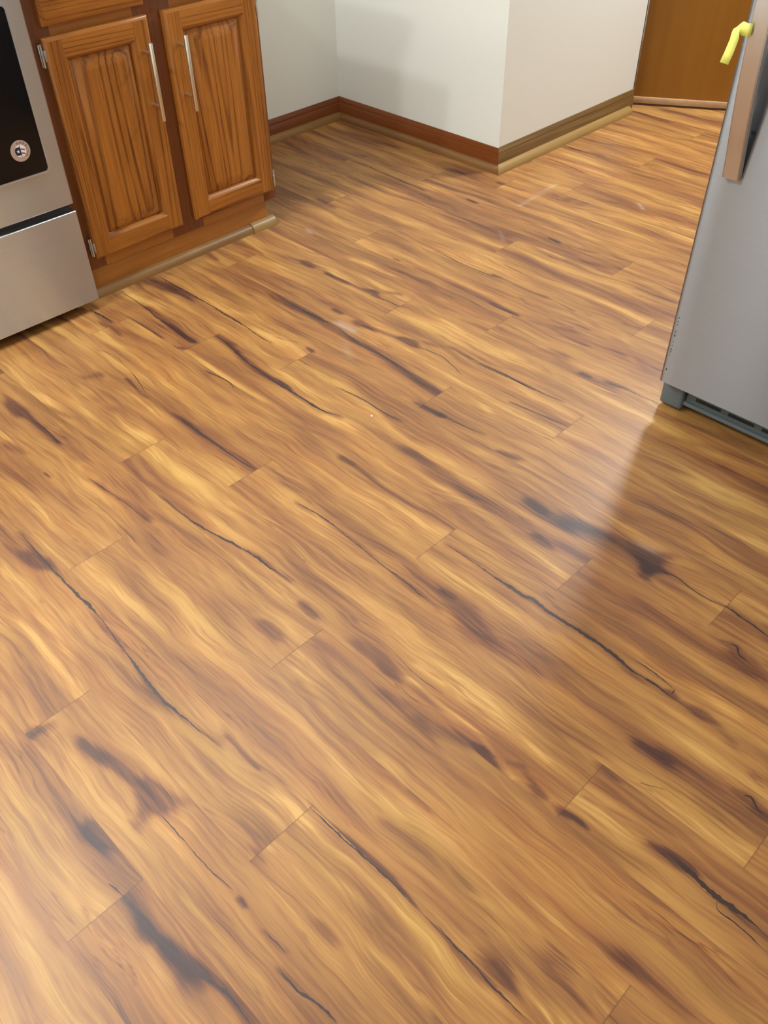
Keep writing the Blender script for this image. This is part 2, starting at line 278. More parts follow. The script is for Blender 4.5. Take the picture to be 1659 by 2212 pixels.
BANDS = [
(((-12.03,1.69),(-11.08,1.64),(-10.76,1.67)),0.16,0.55),
(((-10.99,1.73),(-10.77,1.80)),0.14,0.6),
(((-9.24,1.44),(-8.24,1.42),(-7.38,1.50)),0.14,0.35),
(((-11.77,3.64),(-10.84,3.64),(-9.68,3.28)),0.2,0.4),
(((-7.93,3.38),(-7.34,3.44),(-6.84,3.38)),0.34,0.4),
(((-7.16,3.43),(-7.01,3.42)),0.1,0.7),
(((-7.11,4.11),(-6.90,4.09)),0.1,0.7),
(((-6.92,4.11),(-6.18,4.11),(-5.57,4.20),(-5.35,4.18)),0.16,0.4),
(((-7.35,0.49),(-6.98,0.53),(-6.53,0.60),(-6.12,0.68)),0.09,0.8),
(((-6.04,0.69),(-5.97,0.71)),0.16,0.75),
(((-5.99,0.54),(-5.90,0.36)),0.1,0.6),
(((-5.99,0.72),(-5.62,1.04)),0.12,0.5),
(((-6.98,0.72),(-6.24,0.79)),0.2,0.35),
(((-6.18,-0.12),(-6.09,-0.11)),0.1,0.8),
(((-7.82,-0.18),(-7.22,-0.20),(-6.61,-0.17),(-6.15,-0.12)),0.18,0.45),
(((-5.78,-0.12),(-5.30,-0.04)),0.25,0.35),
(((-4.72,-0.27),(-4.19,-0.20),(-3.62,-0.08),(-3.18,-0.08)),0.12,0.55),
(((-3.93,-0.31),(-3.82,-0.30)),0.14,0.6),
(((-4.46,-0.23),(-4.18,-0.19)),0.16,0.4),
(((-5.25,-0.59),(-4.89,-0.56),(-4.57,-0.61),(-4.34,-0.68)),0.035,0.6),
(((-4.83,-0.65),(-4.52,-0.73)),0.03,0.55),
(((-5.49,-0.67),(-4.86,-0.76)),0.03,0.4),
(((-4.26,0.64),(-4.20,0.64)),0.04,0.8),
(((-4.55,1.97),(-3.86,1.98),(-3.21,2.01),(-2.87,1.99)),0.06,0.7),
(((-2.78,2.02),(-2.40,2.01),(-2.11,1.99),(-1.79,1.98)),0.09,0.75),
(((-1.81,2.13),(-1.68,2.12)),0.16,0.75),
(((-1.65,2.12),(-1.36,2.08),(-1.14,2.05)),0.08,0.6),
(((-4.55,1.01),(-4.04,1.07),(-3.59,1.15),(-3.28,1.13)),0.18,0.45),
(((-3.36,1.12),(-3.17,1.10)),0.13,0.35),
(((-3.69,2.46),(-3.15,2.55),(-2.53,2.59)),0.11,0.5),
(((-1.32,2.68),(-1.19,2.71)),0.16,0.6),
(((-2.21,2.98),(-1.59,3.04),(-0.86,3.15)),0.28,0.35),
(((-0.68,3.14),(-0.34,3.15),(-0.01,3.16)),0.16,0.5),
(((-1.62,2.41),(-1.26,2.44),(-0.90,2.44)),0.13,0.45),
(((-1.70,5.57),(-1.33,5.62),(-0.92,5.57),(-0.61,5.57),(-0.37,5.60)),0.36,0.6),
(((-2.10,5.55),(-1.78,5.59)),0.1,0.5),
(((-2.26,4.09),(-2.12,4.13),(-1.99,4.14)),0.07,0.95),
(((-2.25,4.93),(-2.08,4.92)),0.1,0.6),
(((-1.25,4.53),(-1.05,4.54),(-0.82,4.53)),0.09,0.7),
(((-2.19,4.73),(-1.50,4.80),(-1.09,4.87)),0.12,0.35),
(((-2.21,4.45),(-1.74,4.57),(-1.40,4.65)),0.04,0.5),
(((-1.77,6.51),(-1.55,6.50),(-1.28,6.46)),0.1,0.7),
(((-3.39,7.59),(-3.07,7.63),(-2.82,7.61),(-2.27,7.66),(-1.92,7.62),(-1.45,7.69)),0.32,0.55),
(((-1.95,7.83),(-1.69,7.74)),0.14,0.5),
(((-5.18,5.57),(-4.77,5.47),(-4.33,5.51),(-3.90,5.53)),0.2,0.55),
(((-6.28,5.64),(-5.68,5.76),(-5.25,5.78),(-4.92,5.65)),0.26,0.5),
(((-5.71,5.76),(-5.64,5.77)),0.06,0.7),
(((-5.85,4.13),(-5.38,4.17)),0.16,0.4),
(((-6.34,3.75),(-5.56,3.85),(-4.86,3.81),(-4.25,3.82),(-3.81,4.00)),0.13,0.5),
(((-5.34,4.13),(-4.93,4.14),(-4.34,4.09),(-3.78,4.06),(-3.31,4.03)),0.07,0.55),
(((-3.53,4.13),(-3.17,4.19),(-3.03,4.24),(-2.63,4.10)),0.08,0.75),
(((-3.84,2.96),(-3.46,2.95)),0.05,0.5),
(((-6.55,8.30),(-5.90,8.33),(-5.30,8.34)),0.28,0.45),
(((-5.99,8.33),(-5.80,8.32)),0.1,0.75),
(((-5.21,8.37),(-4.57,8.55),(-3.95,8.66)),0.2,0.65),
(((-3.88,8.52),(-3.74,8.48)),0.14,0.8),
(((-3.79,8.46),(-3.69,8.20)),0.08,0.6),
(((-3.85,8.60),(-3.56,9.02)),0.1,0.45),
(((-4.52,8.25),(-3.77,8.27)),0.16,0.4),
(((-8.49,7.94),(-7.78,7.76),(-7.03,7.80),(-6.38,7.81),(-5.81,7.82),(-5.35,7.75),(-4.94,7.86),(-4.51,7.86)),0.22,0.62),
(((-5.39,7.74),(-5.26,7.73)),0.07,0.85),
(((-7.25,9.04),(-7.00,9.10)),0.1,0.7),
(((-7.25,9.04),(-6.57,9.10),(-6.10,9.12),(-5.37,9.09)),0.08,0.45),
(((-9.20,6.92),(-8.01,6.86),(-7.00,6.91),(-6.52,6.93)),0.08,0.7),
(((-9.75,6.96),(-9.00,6.95)),0.05,0.4),
(((-9.45,8.33),(-8.83,8.23),(-8.47,8.28)),0.16,0.4),
(((-9.35,9.10),(-8.84,9.11)),0.1,0.8),
(((-14.58,9.92),(-13.14,9.86),(-11.75,9.75),(-10.16,9.65),(-9.30,9.62)),0.13,0.5),
(((-13.15,10.41),(-12.97,10.39)),0.06,0.8),
(((-13.71,10.48),(-12.96,10.53),(-12.34,10.38)),0.16,0.5),
(((-13.17,11.54),(-12.96,11.51)),0.12,0.75),
(((-14.50,11.43),(-13.89,11.47),(-13.17,11.54)),0.09,0.7),
(((-13.08,11.63),(-12.60,11.91)),0.08,0.5),
(((-11.12,10.60),(-10.89,10.56)),0.12,0.75),
(((-12.34,10.38),(-11.66,10.50),(-11.02,10.60)),0.1,0.65),
(((-11.02,10.70),(-10.44,10.89)),0.09,0.45),
(((-15.93,11.32),(-15.23,11.45),(-14.80,11.46)),0.14,0.55),
(((-15.32,11.46),(-15.15,11.43)),0.08,0.8),
(((-13.87,13.12),(-13.77,13.12)),0.05,0.9),
(((-13.18,13.09),(-12.23,13.15),(-11.02,13.11),(-10.18,13.05)),0.12,0.5),
(((-10.83,12.08),(-10.14,12.06)),0.1,0.5),
(((-12.36,8.92),(-12.24,8.90)),0.06,0.85),
(((-12.77,8.91),(-13.23,8.78)),0.03,0.5),
(((-17.33,7.33),(-17.56,8.18),(-16.76,8.47)),0.2,0.6),
(((-17.45,8.28),(-16.15,8.44)),0.2,0.5),
(((-16.33,7.55),(-15.62,7.52),(-14.90,7.46),(-14.48,7.42)),0.1,0.65),
(((-16.44,6.48),(-15.84,6.46)),0.12,0.6),
(((-14.49,6.98),(-14.27,7.18)),0.07,0.6),
(((-16.38,9.95),(-15.72,9.90),(-14.98,9.93),(-14.17,9.88),(-13.47,9.94)),0.19,0.6),
(((-17.44,11.08),(-16.62,10.94)),0.12,0.8),
(((-17.48,10.11),(-17.13,10.06)),0.1,0.75),
(((-15.30,11.41),(-15.50,12.06)),0.1,0.3),
(((-14.22,7.91),(-13.13,7.77),(-12.07,7.69)),0.12,0.5),
(((-14.22,7.41),(-13.21,7.26),(-12.27,7.24)),0.2,0.3),
(((-14.22,5.61),(-13.63,5.54),(-13.38,5.56)),0.06,0.8),
(((-14.91,5.07),(-14.78,5.31)),0.12,0.55),
(((-12.15,5.35),(-11.20,5.39),(-10.29,5.43)),0.24,0.45),
(((-15.05,3.55),(-14.78,3.55)),0.14,0.75),
(((-15.89,3.69),(-14.91,3.55)),0.14,0.55),
(((-14.90,3.56),(-14.56,3.95),(-13.80,4.23),(-12.78,4.28),(-12.03,4.35)),0.1,0.5),
(((-13.97,2.83),(-13.65,2.94)),0.14,0.5),
(((-12.76,2.94),(-12.64,2.95)),0.04,0.9),
(((-14.41,3.59),(-13.33,3.54),(-12.64,3.64)),0.16,0.35),
(((-14.53,16.04),(-13.36,15.95),(-12.74,15.94)),0.22,0.55),
(((-11.77,16.60),(-11.54,16.57)),0.06,0.9),
(((-11.40,16.49),(-10.56,16.69)),0.12,0.4),
(((-10.65,15.94),(-10.02,16.31),(-9.40,16.47)),0.2,0.5),
(((-8.80,15.89),(-8.35,15.88),(-7.82,15.95)),0.1,0.6),
(((-7.65,12.17),(-7.54,12.17)),0.05,0.8),
(((-8.25,12.21),(-7.58,12.15),(-7.05,12.20)),0.26,0.5),
(((-10.41,13.68),(-9.88,13.55),(-8.94,13.57),(-8.55,13.63)),0.07,0.5),
(((-11.59,14.10),(-10.42,14.11),(-10.12,14.13)),0.08,0.7),
(((-10.12,14.13),(-9.29,14.05)),0.05,0.5),
(((-9.91,12.34),(-9.28,12.34),(-8.81,12.29),(-8.37,12.38)),0.13,0.45),
(((-9.11,13.09),(-8.86,13.05),(-8.23,13.08)),0.07,0.5),
(((-20.02,17.01),(-19.21,17.11)),0.18,0.7),
(((-21.92,15.94),(-20.58,16.05),(-19.17,15.99)),0.12,0.6),
(((-18.33,15.79),(-17.10,15.79),(-16.59,15.75)),0.07,0.6),
(((-19.68,18.25),(-19.03,18.39)),0.2,0.5),
(((-16.51,18.16),(-16.18,18.19)),0.18,0.7),
(((-14.79,16.96),(-14.60,16.93)),0.08,0.9),
(((-17.81,14.15),(-17.26,14.09)),0.16,0.7),
(((-19.43,14.02),(-18.44,13.86),(-17.63,13.99)),0.22,0.45),
(((-14.91,18.42),(-14.10,18.44)),0.08,0.55),
(((-13.29,19.49),(-12.28,19.38),(-11.74,19.46)),0.1,0.5),
(((-14.28,22.05),(-13.37,22.15),(-12.64,22.20)),0.2,0.6),
(((-15.01,21.88),(-13.98,22.08)),0.1,0.4),
(((-15.07,25.93),(-14.07,25.86)),0.25,0.6),
(((-14.58,26.68),(-12.88,26.95)),0.2,0.55),
(((-8.50,13.21),(-7.62,13.29),(-6.90,13.38)),0.06,0.45),
(((-8.10,14.36),(-7.39,14.52)),0.05,0.4),
(((-4.61,12.26),(-3.89,12.29)),0.15,0.5),
(((-5.35,11.55),(-4.68,11.72),(-3.56,11.97)),0.13,0.45),
(((-4.15,11.41),(-3.27,11.40)),0.12,0.5),
(((-5.23,10.73),(-4.79,10.79)),0.25,0.4),
(((-7.01,8.85),(-6.05,9.07)),0.02,0.3),
(((-3.83,10.21),(-2.71,10.29)),0.1,0.45),
(((-3.59,9.22),(-3.09,9.21),(-2.16,9.21)),0.06,0.5),
(((-6.05,3.06),(-5.44,3.02),(-4.58,3.06)),0.06,0.35),
(((-7.17,0.35),(-7.66,0.36)),0.14,0.4),
(((-8.01,0.01),(-7.94,0.38)),0.05,0.5),
(((-9.05,0.15),(-8.26,0.08),(-7.92,0.10)),0.18,0.45),
(((-6.73,-1.05),(-6.09,-1.04),(-5.40,-1.01)),0.16,0.35),
(((-5.54,-1.56),(-4.78,-1.59)),0.12,0.35),
(((-5.42,1.06),(-4.80,1.08),(-4.51,1.12)),0.07,0.4),
(((-6.14,1.83),(-5.65,1.83),(-5.09,1.91)),0.12,0.45),
(((-6.07,1.85),(-5.42,1.87)),0.03,0.5),
(((-7.10,2.15),(-6.14,2.14),(-5.35,2.12)),0.12,0.25),
(((-5.02,3.85),(-4.78,3.87)),0.1,0.3),
(((-4.44,3.79),(-3.80,3.63),(-2.96,3.55)),0.1,0.35),
(((-4.11,1.43),(-3.36,1.41)),0.05,0.25),
(((-14.36,4.69),(-13.37,4.69),(-12.42,4.70)),0.22,-0.7),
(((-14.28,7.10),(-12.91,7.08),(-11.76,7.06)),0.14,-0.55),
(((-2.26,5.03),(-1.68,5.04),(-0.91,5.08),(-0.43,5.11)),0.09,-0.6),
(((-2.72,5.00),(-2.25,5.02)),0.06,-0.5),
(((-3.05,4.57),(-2.69,4.53),(-2.30,4.52)),0.08,-0.6),
(((-5.00,4.26),(-4.32,4.23),(-3.73,4.24),(-3.31,4.17),(-2.99,4.05)),0.03,-0.8),
(((-5.04,4.50),(-4.12,4.53),(-3.29,4.57),(-2.85,4.54)),0.07,-0.6),
(((-7.61,7.58),(-6.71,7.60),(-5.83,7.51),(-4.81,7.40),(-4.59,7.27)),0.09,-0.55),
(((-9.06,10.07),(-8.49,9.97),(-8.07,9.74)),0.1,-0.5),
(((-13.80,10.66),(-12.80,10.88)),0.05,-0.3),
(((-15.73,11.34),(-14.46,11.56),(-13.25,11.62)),0.03,-0.3),
(((-14.61,12.40),(-13.49,12.47),(-12.39,12.28),(-11.64,12.40)),0.08,-0.5),
(((-12.55,12.13),(-11.10,11.80),(-10.42,11.64)),0.03,-0.5),
(((-17.22,12.79),(-15.72,12.73),(-14.14,12.50)),0.15,-0.4),
(((-12.31,7.88),(-11.59,7.88),(-10.83,7.95)),0.15,-0.5),
(((-6.94,3.46),(-7.41,3.50)),0.03,-0.2),
(((-9.77,0.97),(-8.78,0.86),(-8.09,0.86)),0.14,-0.6),
(((-11.08,1.28),(-9.92,1.20),(-8.93,1.18)),0.12,-0.5),
(((-8.48,-0.14),(-7.45,-0.29),(-6.53,-0.36)),0.08,-0.45),
(((-4.67,-0.15),(-4.49,-0.40),(-4.18,-0.49)),0.08,-0.4),
(((-4.16,-0.21),(-3.82,-0.20),(-3.43,-0.26)),0.1,-0.35),
(((-4.95,1.78),(-4.64,1.82),(-4.49,1.80)),0.1,-0.5),
(((-6.24,3.21),(-5.15,3.09),(-4.18,3.08)),0.09,-0.4),
(((-3.51,1.26),(-2.78,1.28),(-2.10,1.29)),0.08,-0.6),
(((-4.46,1.66),(-3.75,1.63),(-3.14,1.63)),0.07,-0.4),
(((-10.55,4.41),(-10.03,4.42),(-9.50,4.60)),0.06,-0.4),
(((-9.68,4.75),(-8.89,4.71),(-8.26,4.58)),0.1,-0.4),
(((-17.10,7.55),(-15.75,7.40),(-14.81,7.23)),0.1,-0.4),
(((-17.65,8.57),(-15.34,8.63),(-14.09,8.97)),0.08,-0.45),
(((-14.89,9.63),(-13.64,9.40),(-12.41,9.25)),0.12,-0.5),
(((-10.38,7.54),(-8.76,7.18),(-7.87,6.98)),0.04,-0.3),
(((-7.29,13.12),(-6.51,12.94),(-6.16,12.62)),0.06,-0.4),
(((-9.87,15.88),(-9.34,16.06),(-8.32,16.41)),0.1,-0.45),
(((-12.12,15.92),(-11.31,15.99),(-10.96,15.98)),0.07,-0.7),
(((-13.67,22.11),(-12.49,22.25),(-11.35,22.38)),0.1,-0.4),
(((-4.38,6.81),(-3.67,6.75),(-2.94,6.86)),0.05,-0.4),
(((-2.90,6.79),(-2.17,6.82),(-1.49,6.85)),0.08,-0.4),
(((-1.88,5.98),(-1.28,5.99),(-0.70,6.10)),0.05,-0.3),
(((-24.94,17.85),(-22.99,17.82)),0.1,-0.2),
(((-5.98,9.66),(-5.16,9.59),(-4.32,9.58),(-3.54,9.71)),0.04,-0.4),
(((-6.79,9.79),(-6.11,9.71),(-5.47,9.63)),0.06,-0.3),
(((-11.17,8.51),(-10.06,8.47),(-8.80,8.45)),0.04,-0.2)]
DUST = [(((-12.63,10.08),(-12.28,10.09)),0.09,0.2),
(((-11.92,9.58),(-11.55,9.32)),0.07,0.07),
(((-13.57,17.57),(-13.68,19.43)),0.025,0.16),
(((-12.96,16.03),(-12.56,15.68)),0.03,0.1),
(((-11.29,19.89),(-11.02,19.66)),0.03,0.25),
(((-16.65,12.69),(-16.47,12.64)),0.05,0.2),
(((-4.04,8.78),(-3.96,8.78)),0.1,0.08)]
PL = 9.76            # plank length in plank widths
JOINT = {-1: -5.27, 0: -8.06, 1: -4.54, 2: -.57, 3: -6.53, 4: -2.28, 5: -.33, 6: -6.52, 7: -4.51, 8: -2.48, 9: -9.28,
         10: -6.81, 11: -12.21, 12: -10.1, 13: -15.28, 14: -7.72, 15: -12.32, 16: -9.55, 17: -16.63, 22: -12.67}
rng = random.Random(11)
BANDS += [(p, w_*1.5+.025, .5) for p, w_ in CRACKS if w_ > .013]
def stroke_rows(pts):
    m = pts[len(pts)//2] if len(pts) > 2 else ((pts[0][0]+pts[1][0])/2, (pts[0][1]+pts[1][1])/2)
    return m
planks = []
for row in range(-14, 34):
    j = JOINT.get(row, rng.uniform(-10, 0))
    k0 = math.floor((-26-j)/PL)
    for k in range(k0, 6):
        a = j+k*PL; b = a+PL
        if b < -26 or a > 10: continue
        planks.append((row, max(a, -26), min(b, 10), a))
planks_seed = [(rng.uniform(0, 100), rng.gauss(0, 1)) for _ in planks]
def seg_dist(X, Y, pts):
    """distance across, with the caps stretched along the grain"""
    best = np.full(X.shape, 9.0)
    for (x0, y0), (x1, y1) in zip(pts[:-1], pts[1:]):
        dx, dy = x1-x0, y1-y0; L2 = dx*dx+dy*dy+1e-9
        t = np.clip(((X-x0)*dx+(Y-y0)*dy)/L2, 0, 1)
        ex = X-(x0+t*dx); ey = Y-(y0+t*dy)
        best = np.minimum(best, np.sqrt((ex*.55)**2+ey**2))
    return best
V = []; Fc = []; dark = []; dust = []; plv = []; base_n = 0
for (row, a, b, a0), (sd, tone) in zip(planks, planks_seed):
    vis = row >= -4 and row <= 28 and b > -24 and a < 4
    nx = max(2, int((b-a)/.09)) if vis else 2
    ny = 36 if vis else 1
    xs = np.linspace(a, b, nx+1); ys = np.linspace(row, row+1, ny+1)
    X, Y = np.meshgrid(xs, ys, indexing='ij')
    D = np.zeros(X.shape); S = np.zeros(X.shape)
    if vis:
        # gentle wobble so the drawn figure follows the grain unevenly
        Yw = Y+.02*np.sin(X*3.3+sd)+.008*np.sin(X*7.1+sd*2+Y*9)
        for pts, wd, st in BANDS:
            m = stroke_rows(pts)
            if not (a-.3 <= m[0] <= b+.3 and row-.12 <= m[1] <= row+1.12): continue
            if not (row <= m[1] < row+1) and wd < .3: continue
            d = seg_dist(X, Yw, pts)
            D += st*np.exp(-(d/wd)**2*1.1)
        for pts, wd, st in DUST:
            S = np.maximum(S, st*np.exp(-(seg_dist(X, Y, pts)/wd)**2))
    V.append(np.stack([X*W, Y*W, np.zeros_like(X)], -1).reshape(-1, 3))
    dark.append(np.minimum(D, 1.15).ravel()); dust.append(S.ravel())
    plv.append(np.stack([X-a0, Y-row, np.full_like(X, sd)], -1).reshape(-1, 3))
    i = np.arange(nx)[:, None]*(ny+1)+np.arange(ny)[None, :]+base_n
    Fc.append(np.stack([i, i+ny+1, i+ny+2, i+1], -1).reshape(-1, 4))
    base_n += X.size
V = np.concatenate(V); Fc = np.concatenate(Fc)
nV0, nF0 = len(V), len(Fc)
# split lines and cracks printed on the planks: ragged slivers a hair above the boards
CV = []; CF = []; n = nV0
for pts, wd in CRACKS:
    P_ = [Vector((x, y)) for x, y in pts]
    res = [P_[0]]
    for i in range(len(P_)-1):
        L = (P_[i+1]-P_[i]).length; k = max(2, int(L/.035))
        p0 = P_[max(i-1, 0)]; p1 = P_[i]; p2 = P_[i+1]; p3 = P_[min(i+2, len(P_)-1)]
        for q in range(1, k+1):
            t = q/k
            res.append(.5*((2*p1)+(p2-p0)*t+(2*p0-5*p1+4*p2-p3)*t*t+(3*p1-p0-3*p2+p3)*t**3))
    N = len(res); wob = 0; wv = 1
    for i, p in enumerate(res):
        d = (res[min(i+1, N-1)]-res[max(i-1, 0)]).normalized(); nn = Vector((-d.y, d.x))
        wv += rng.uniform(-.28, .28); wv = min(1.5, max(.35, wv))
        wob = wob*.8+rng.uniform(-.006, .006)
        env = min(1, 5*i/N+.12, 5*(N-1-i)/N+.12)
        h = wd*.5*wv*env
        c = p+nn*wob
        u_ = c+nn*h*rng.uniform(.6, 1.2); l_ = c-nn*h*rng.uniform(.6, 1.2)
        CV += [(u_.x*W, u_.y*W, .00025), (l_.x*W, l_.y*W, .00025)]
        if i: CF.append((n-2, n, n+1, n-1))
        n += 2
V = np.concatenate([V, np.array(CV)]); Fc = np.concatenate([Fc, np.array(CF)])
me = bpy.data.meshes.new('floor')
me.vertices.add(len(V)); me.vertices.foreach_set('co', V.astype(np.float32).ravel())
me.loops.add(len(Fc)*4); me.loops.foreach_set('vertex_index', Fc.astype(np.int32).ravel())
me.polygons.add(len(Fc)); me.polygons.foreach_set('loop_start', np.arange(0, len(Fc)*4, 4, dtype=np.int32))
mi = np.zeros(len(Fc), np.int32); mi[nF0:] = 1
me.polygons.foreach_set('material_index', mi)
me.update(calc_edges=True)
pad = len(V)-nV0
at = me.attributes.new('figure', 'FLOAT', 'POINT'); at.data.foreach_set('value', np.concatenate([*dark, np.zeros(pad)]).astype(np.float32))
at = me.attributes.new('dust', 'FLOAT', 'POINT'); at.data.foreach_set('value', np.concatenate([*dust, np.zeros(pad)]).astype(np.float32))
at = me.attributes.new('plank', 'FLOAT_VECTOR', 'POINT'); at.data.foreach_set('vector', np.concatenate([*plv, np.zeros((pad, 3))]).astype(np.float32).ravel())

t = NT('wood_plank_flooring')
pl = t.n('ShaderNodeAttribute', attribute_name='plank').outputs['Vector']
fig = t.n('ShaderNodeAttribute', attribute_name='figure').outputs['Fac']
dst = t.n('ShaderNodeAttribute', attribute_name='dust').outputs['Fac']
sep = t.n('ShaderNodeSeparateXYZ', {0: pl})
u, v, sd = sep.outputs
def gv(au, av, vv=v, off=0.0):
    return t.n('ShaderNodeCombineXYZ', {0: t.math('MULTIPLY', u, au), 1: t.math('MULTIPLY', vv, av), 2: t.math('ADD', sd, off)})
warp = t.noise(gv(.5, .8), 1, 2, .5)
v1 = t.math('MULTIPLY_ADD', t.math('SUBTRACT', warp, .5), .38, v)
warp2 = t.noise(gv(1.3, 3.0, off=5.), 1, 2, .5)
v2 = t.math('MULTIPLY_ADD', t.math('SUBTRACT', warp2, .5), .05, v1)
broad = t.noise(gv(.28, 2.1, v1, 1.), 1, 2, .5)
med_ = t.noise(gv(.38, 5.5, v2, 2.), 1, 4, .6)
med = t.n('ShaderNodeMapRange', {0: med_, 1: .33, 2: .67, 3: .16, 4: .84}, interpolation_type='SMOOTHSTEP').outputs[0]
fine = t.noise(gv(.9, 26.0, v2, 3.), 1, 3, .6)
cathf = t.noise(gv(.22, 1.5, v2, 7.), 1, 1, .4)
rings = t.math('SINE', t.math('MULTIPLY', cathf, 85.0))
rmask = t.math('MULTIPLY', t.math('SUBTRACT', t.noise(gv(.35, 1.2, v, 11.), 1, 1), .42), 3.0, clamp=True)
tone = t.noise(gv(0, 0, v, 20.), 1, 0)
def c5(x): return t.math('SUBTRACT', x, .5)
hue_ = t.noise(gv(.5, 2.2, v1, 71.), 1, 2)
val = t.math('MULTIPLY_ADD', c5(broad), 1.05, .60)
val = t.math('MULTIPLY_ADD', c5(med), .30, val)
val = t.math('MULTIPLY_ADD', c5(fine), .56, val)
val = t.math('MULTIPLY_ADD', t.math('MULTIPLY', rings, rmask), .055, val)
val = t.math('MULTIPLY_ADD', c5(tone), .3, val)
ln = t.noise(gv(.35, 5.5, v2, 41.), 1, 3, .5)
thin = t.n('ShaderNodeMapRange', {0: t.math('ABSOLUTE', c5(ln)), 1: .0, 2: .022, 3: 1., 4: 0.}, interpolation_type='SMOOTHSTEP').outputs[0]
lm = t.math('MULTIPLY', c5(t.noise(gv(.6, 3., v1, 51.), 1, 2)), 3.0, clamp=True)
val = t.math('MULTIPLY_ADD', t.math('MULTIPLY', thin, lm), -.3, val)
ln2 = t.noise(gv(.4, 9., v2, 61.), 1, 2, .5)
thin2 = t.n('ShaderNodeMapRange', {0: t.math('ABSOLUTE', c5(ln2)), 1: .0, 2: .04, 3: 1., 4: 0.}, interpolation_type='SMOOTHSTEP').outputs[0]
val = t.math('MULTIPLY_ADD', t.math('MULTIPLY', thin2, t.math('MULTIPLY', c5(hue_), -3.0, clamp=True)), .22, val)
pos_ = t.math('MAXIMUM', fig, 0.0); neg_ = t.math('MINIMUM', fig, 0.0)
pj = t.math('MULTIPLY_ADD', c5(med), .75, t.math('MULTIPLY_ADD', c5(fine), 1.6, pos_))
ps = t.n('ShaderNodeMapRange', {0: pj, 1: .2, 2: .9, 3: 0., 4: 1.}, interpolation_type='SMOOTHSTEP').outputs[0]
val = t.math('MULTIPLY_ADD', ps, -.42, val)
val = t.math('MULTIPLY_ADD', neg_, t.math('MULTIPLY_ADD', med, -.3, -.1), val)
colr = t.ramp(val, [(0, srgb(56, 35, 31)), (.16, srgb(80, 50, 37)), (.34, srgb(112, 71, 44)), (.52, srgb(136, 91, 51)), (.7, srgb(157, 111, 59)), (.92, srgb(186, 142, 78))])
# reddish and grey-olive drift
hue = t.noise(gv(.3, 2.6, v1, 31.), 1, 2)
red = t.mix(t.math('MULTIPLY', t.math('SUBTRACT', hue, .5), 2.6, clamp=True), colr.outputs[0], (1.0, .85, .80, 1), 'MULTIPLY')
oliv = t.mix(t.math('MULTIPLY', t.math('SUBTRACT', .46, hue), 3.0, clamp=True), red, (.93, 1.0, .84, 1), 'MULTIPLY')
# joints: a fine line at each plank edge
edge = t.math('MINIMUM', v, t.math('SUBTRACT', 1.0, v))
eu = t.math('MINIMUM', u, t.math('SUBTRACT', PL, u))
je = t.math('LESS_THAN', edge, .006); ju = t.math('LESS_THAN', eu, .009)
jn = t.math('MAXIMUM', t.math('MULTIPLY', je, .18), t.math('MULTIPLY', ju, .45))
cj = t.mix(jn, oliv, srgb(84, 54, 38))
cd = t.mix(dst, cj, srgb(215, 205, 190))
rg = t.math('MULTIPLY_ADD', fine, .10, .36)
rg = t.math('MULTIPLY_ADD', dst, .3, rg)
hgt = t.math('SUBTRACT', t.math('MULTIPLY_ADD', fine, .5, med), t.math('MULTIPLY', t.math('MAXIMUM', je, ju), 1.5))
t.bump(hgt, .10, .0006)
floor_m = t.P(Base_Color=cd, Roughness=rg, Specular_IOR_Level=.4)
crack_m = simple('dark_wood_split', srgb(52, 34, 30), .45, nscale=400, namt=.3)
me.materials.append(floor_m); me.materials.append(crack_m)
tag(link(bpy.data.objects.new('floor', me)), kind='structure')
mb = MB(); mb.box((-26, -14, -.6), (10, 34, -.02)); 
tag(mb.build('floor_slab', simple('screed', srgb(120, 115, 108), .9)), kind='structure')

# ------------------------------------------------------------------ walls, ceiling, baseboards
ZC = 19.2
def wallbox(name, a, b, m=wall_m):
    return tag(MB().box(a, b).build(name, m), kind='structure')
wallbox('wall_left', (-23.4, -14, 0), (-22.2, 20.2, ZC))
wallbox('wall_back', (-22.2, 19.05, 0), (-15.53, 20.2, ZC))
wallbox('wall_hall', (-16.4, 20.2, 0), (-15.53, 25.95, ZC))
wallbox('wall_hall_end', (-23.4, 25.95, 0), (-15.93, 26.7, ZC))
wallbox('wall_far', (-23.4, 33, 0), (10, 34, ZC))
wallbox('wall_right', (9, -14, 0), (10, 33, ZC))
wallbox('wall_front', (-23.4, -15, 0), (10, -14, ZC))
wallbox('ceiling', (-23.4, -15, ZC), (10, 34, ZC+.8), ceil_m)
def base_prof(h, th):   # (out from wall, height)
    return [(0, 0), (th, 0), (th, h*.70), (th*.80, h*.74), (th*.86, h*.80), (th*.62, h*.86), (th*.45, h*.94), (th*.2, h), (0, h)]
def shoe_prof(r):
    return [(0, 0)]+[(r*math.cos(a), r*math.sin(a)*1.12) for a in [i*math.pi/2/6 for i in range(7)]]
def run(prof, wall_pt, out, a, b, mit_a=0, mit_b=0):
    """extrude a profile; out = unit vector off the wall, a/b = start and end along the other axis; mitres lengthen with depth"""
    mb = MB()
    if out[0]:
        f = lambda t_, m: [(wall_pt+out[0]*d, t_+m*d, h) for d, h in prof]
    else:
        f = lambda t_, m: [(t_+m*d, wall_pt+out[1]*d, h) for d, h in prof]
    mb.prism(None, f(a, mit_a), f(b, mit_b)); return mb
BP = base_prof(.64, .08)
tag(run(BP, -22.2, (1, 0), 11.5, 19.05, 0, -1).build('baseboard_left', mahog_p), kind='structure')
tag(run(BP, 19.05, (0, -1), -22.2, -15.53, 1, 1).build('baseboard_back', mahog_q), kind='structure')
tag(run(base_prof(.66, .08), -15.53, (1, 0), 19.05, 25.95, -1, 0).build('baseboard_hall', olive_oak), kind='structure')
tag(run(shoe_prof(.17), -22.12, (1, 0), 11.5, 18.97, 0, -1).build('trim_1', tan_shoe), kind='structure')
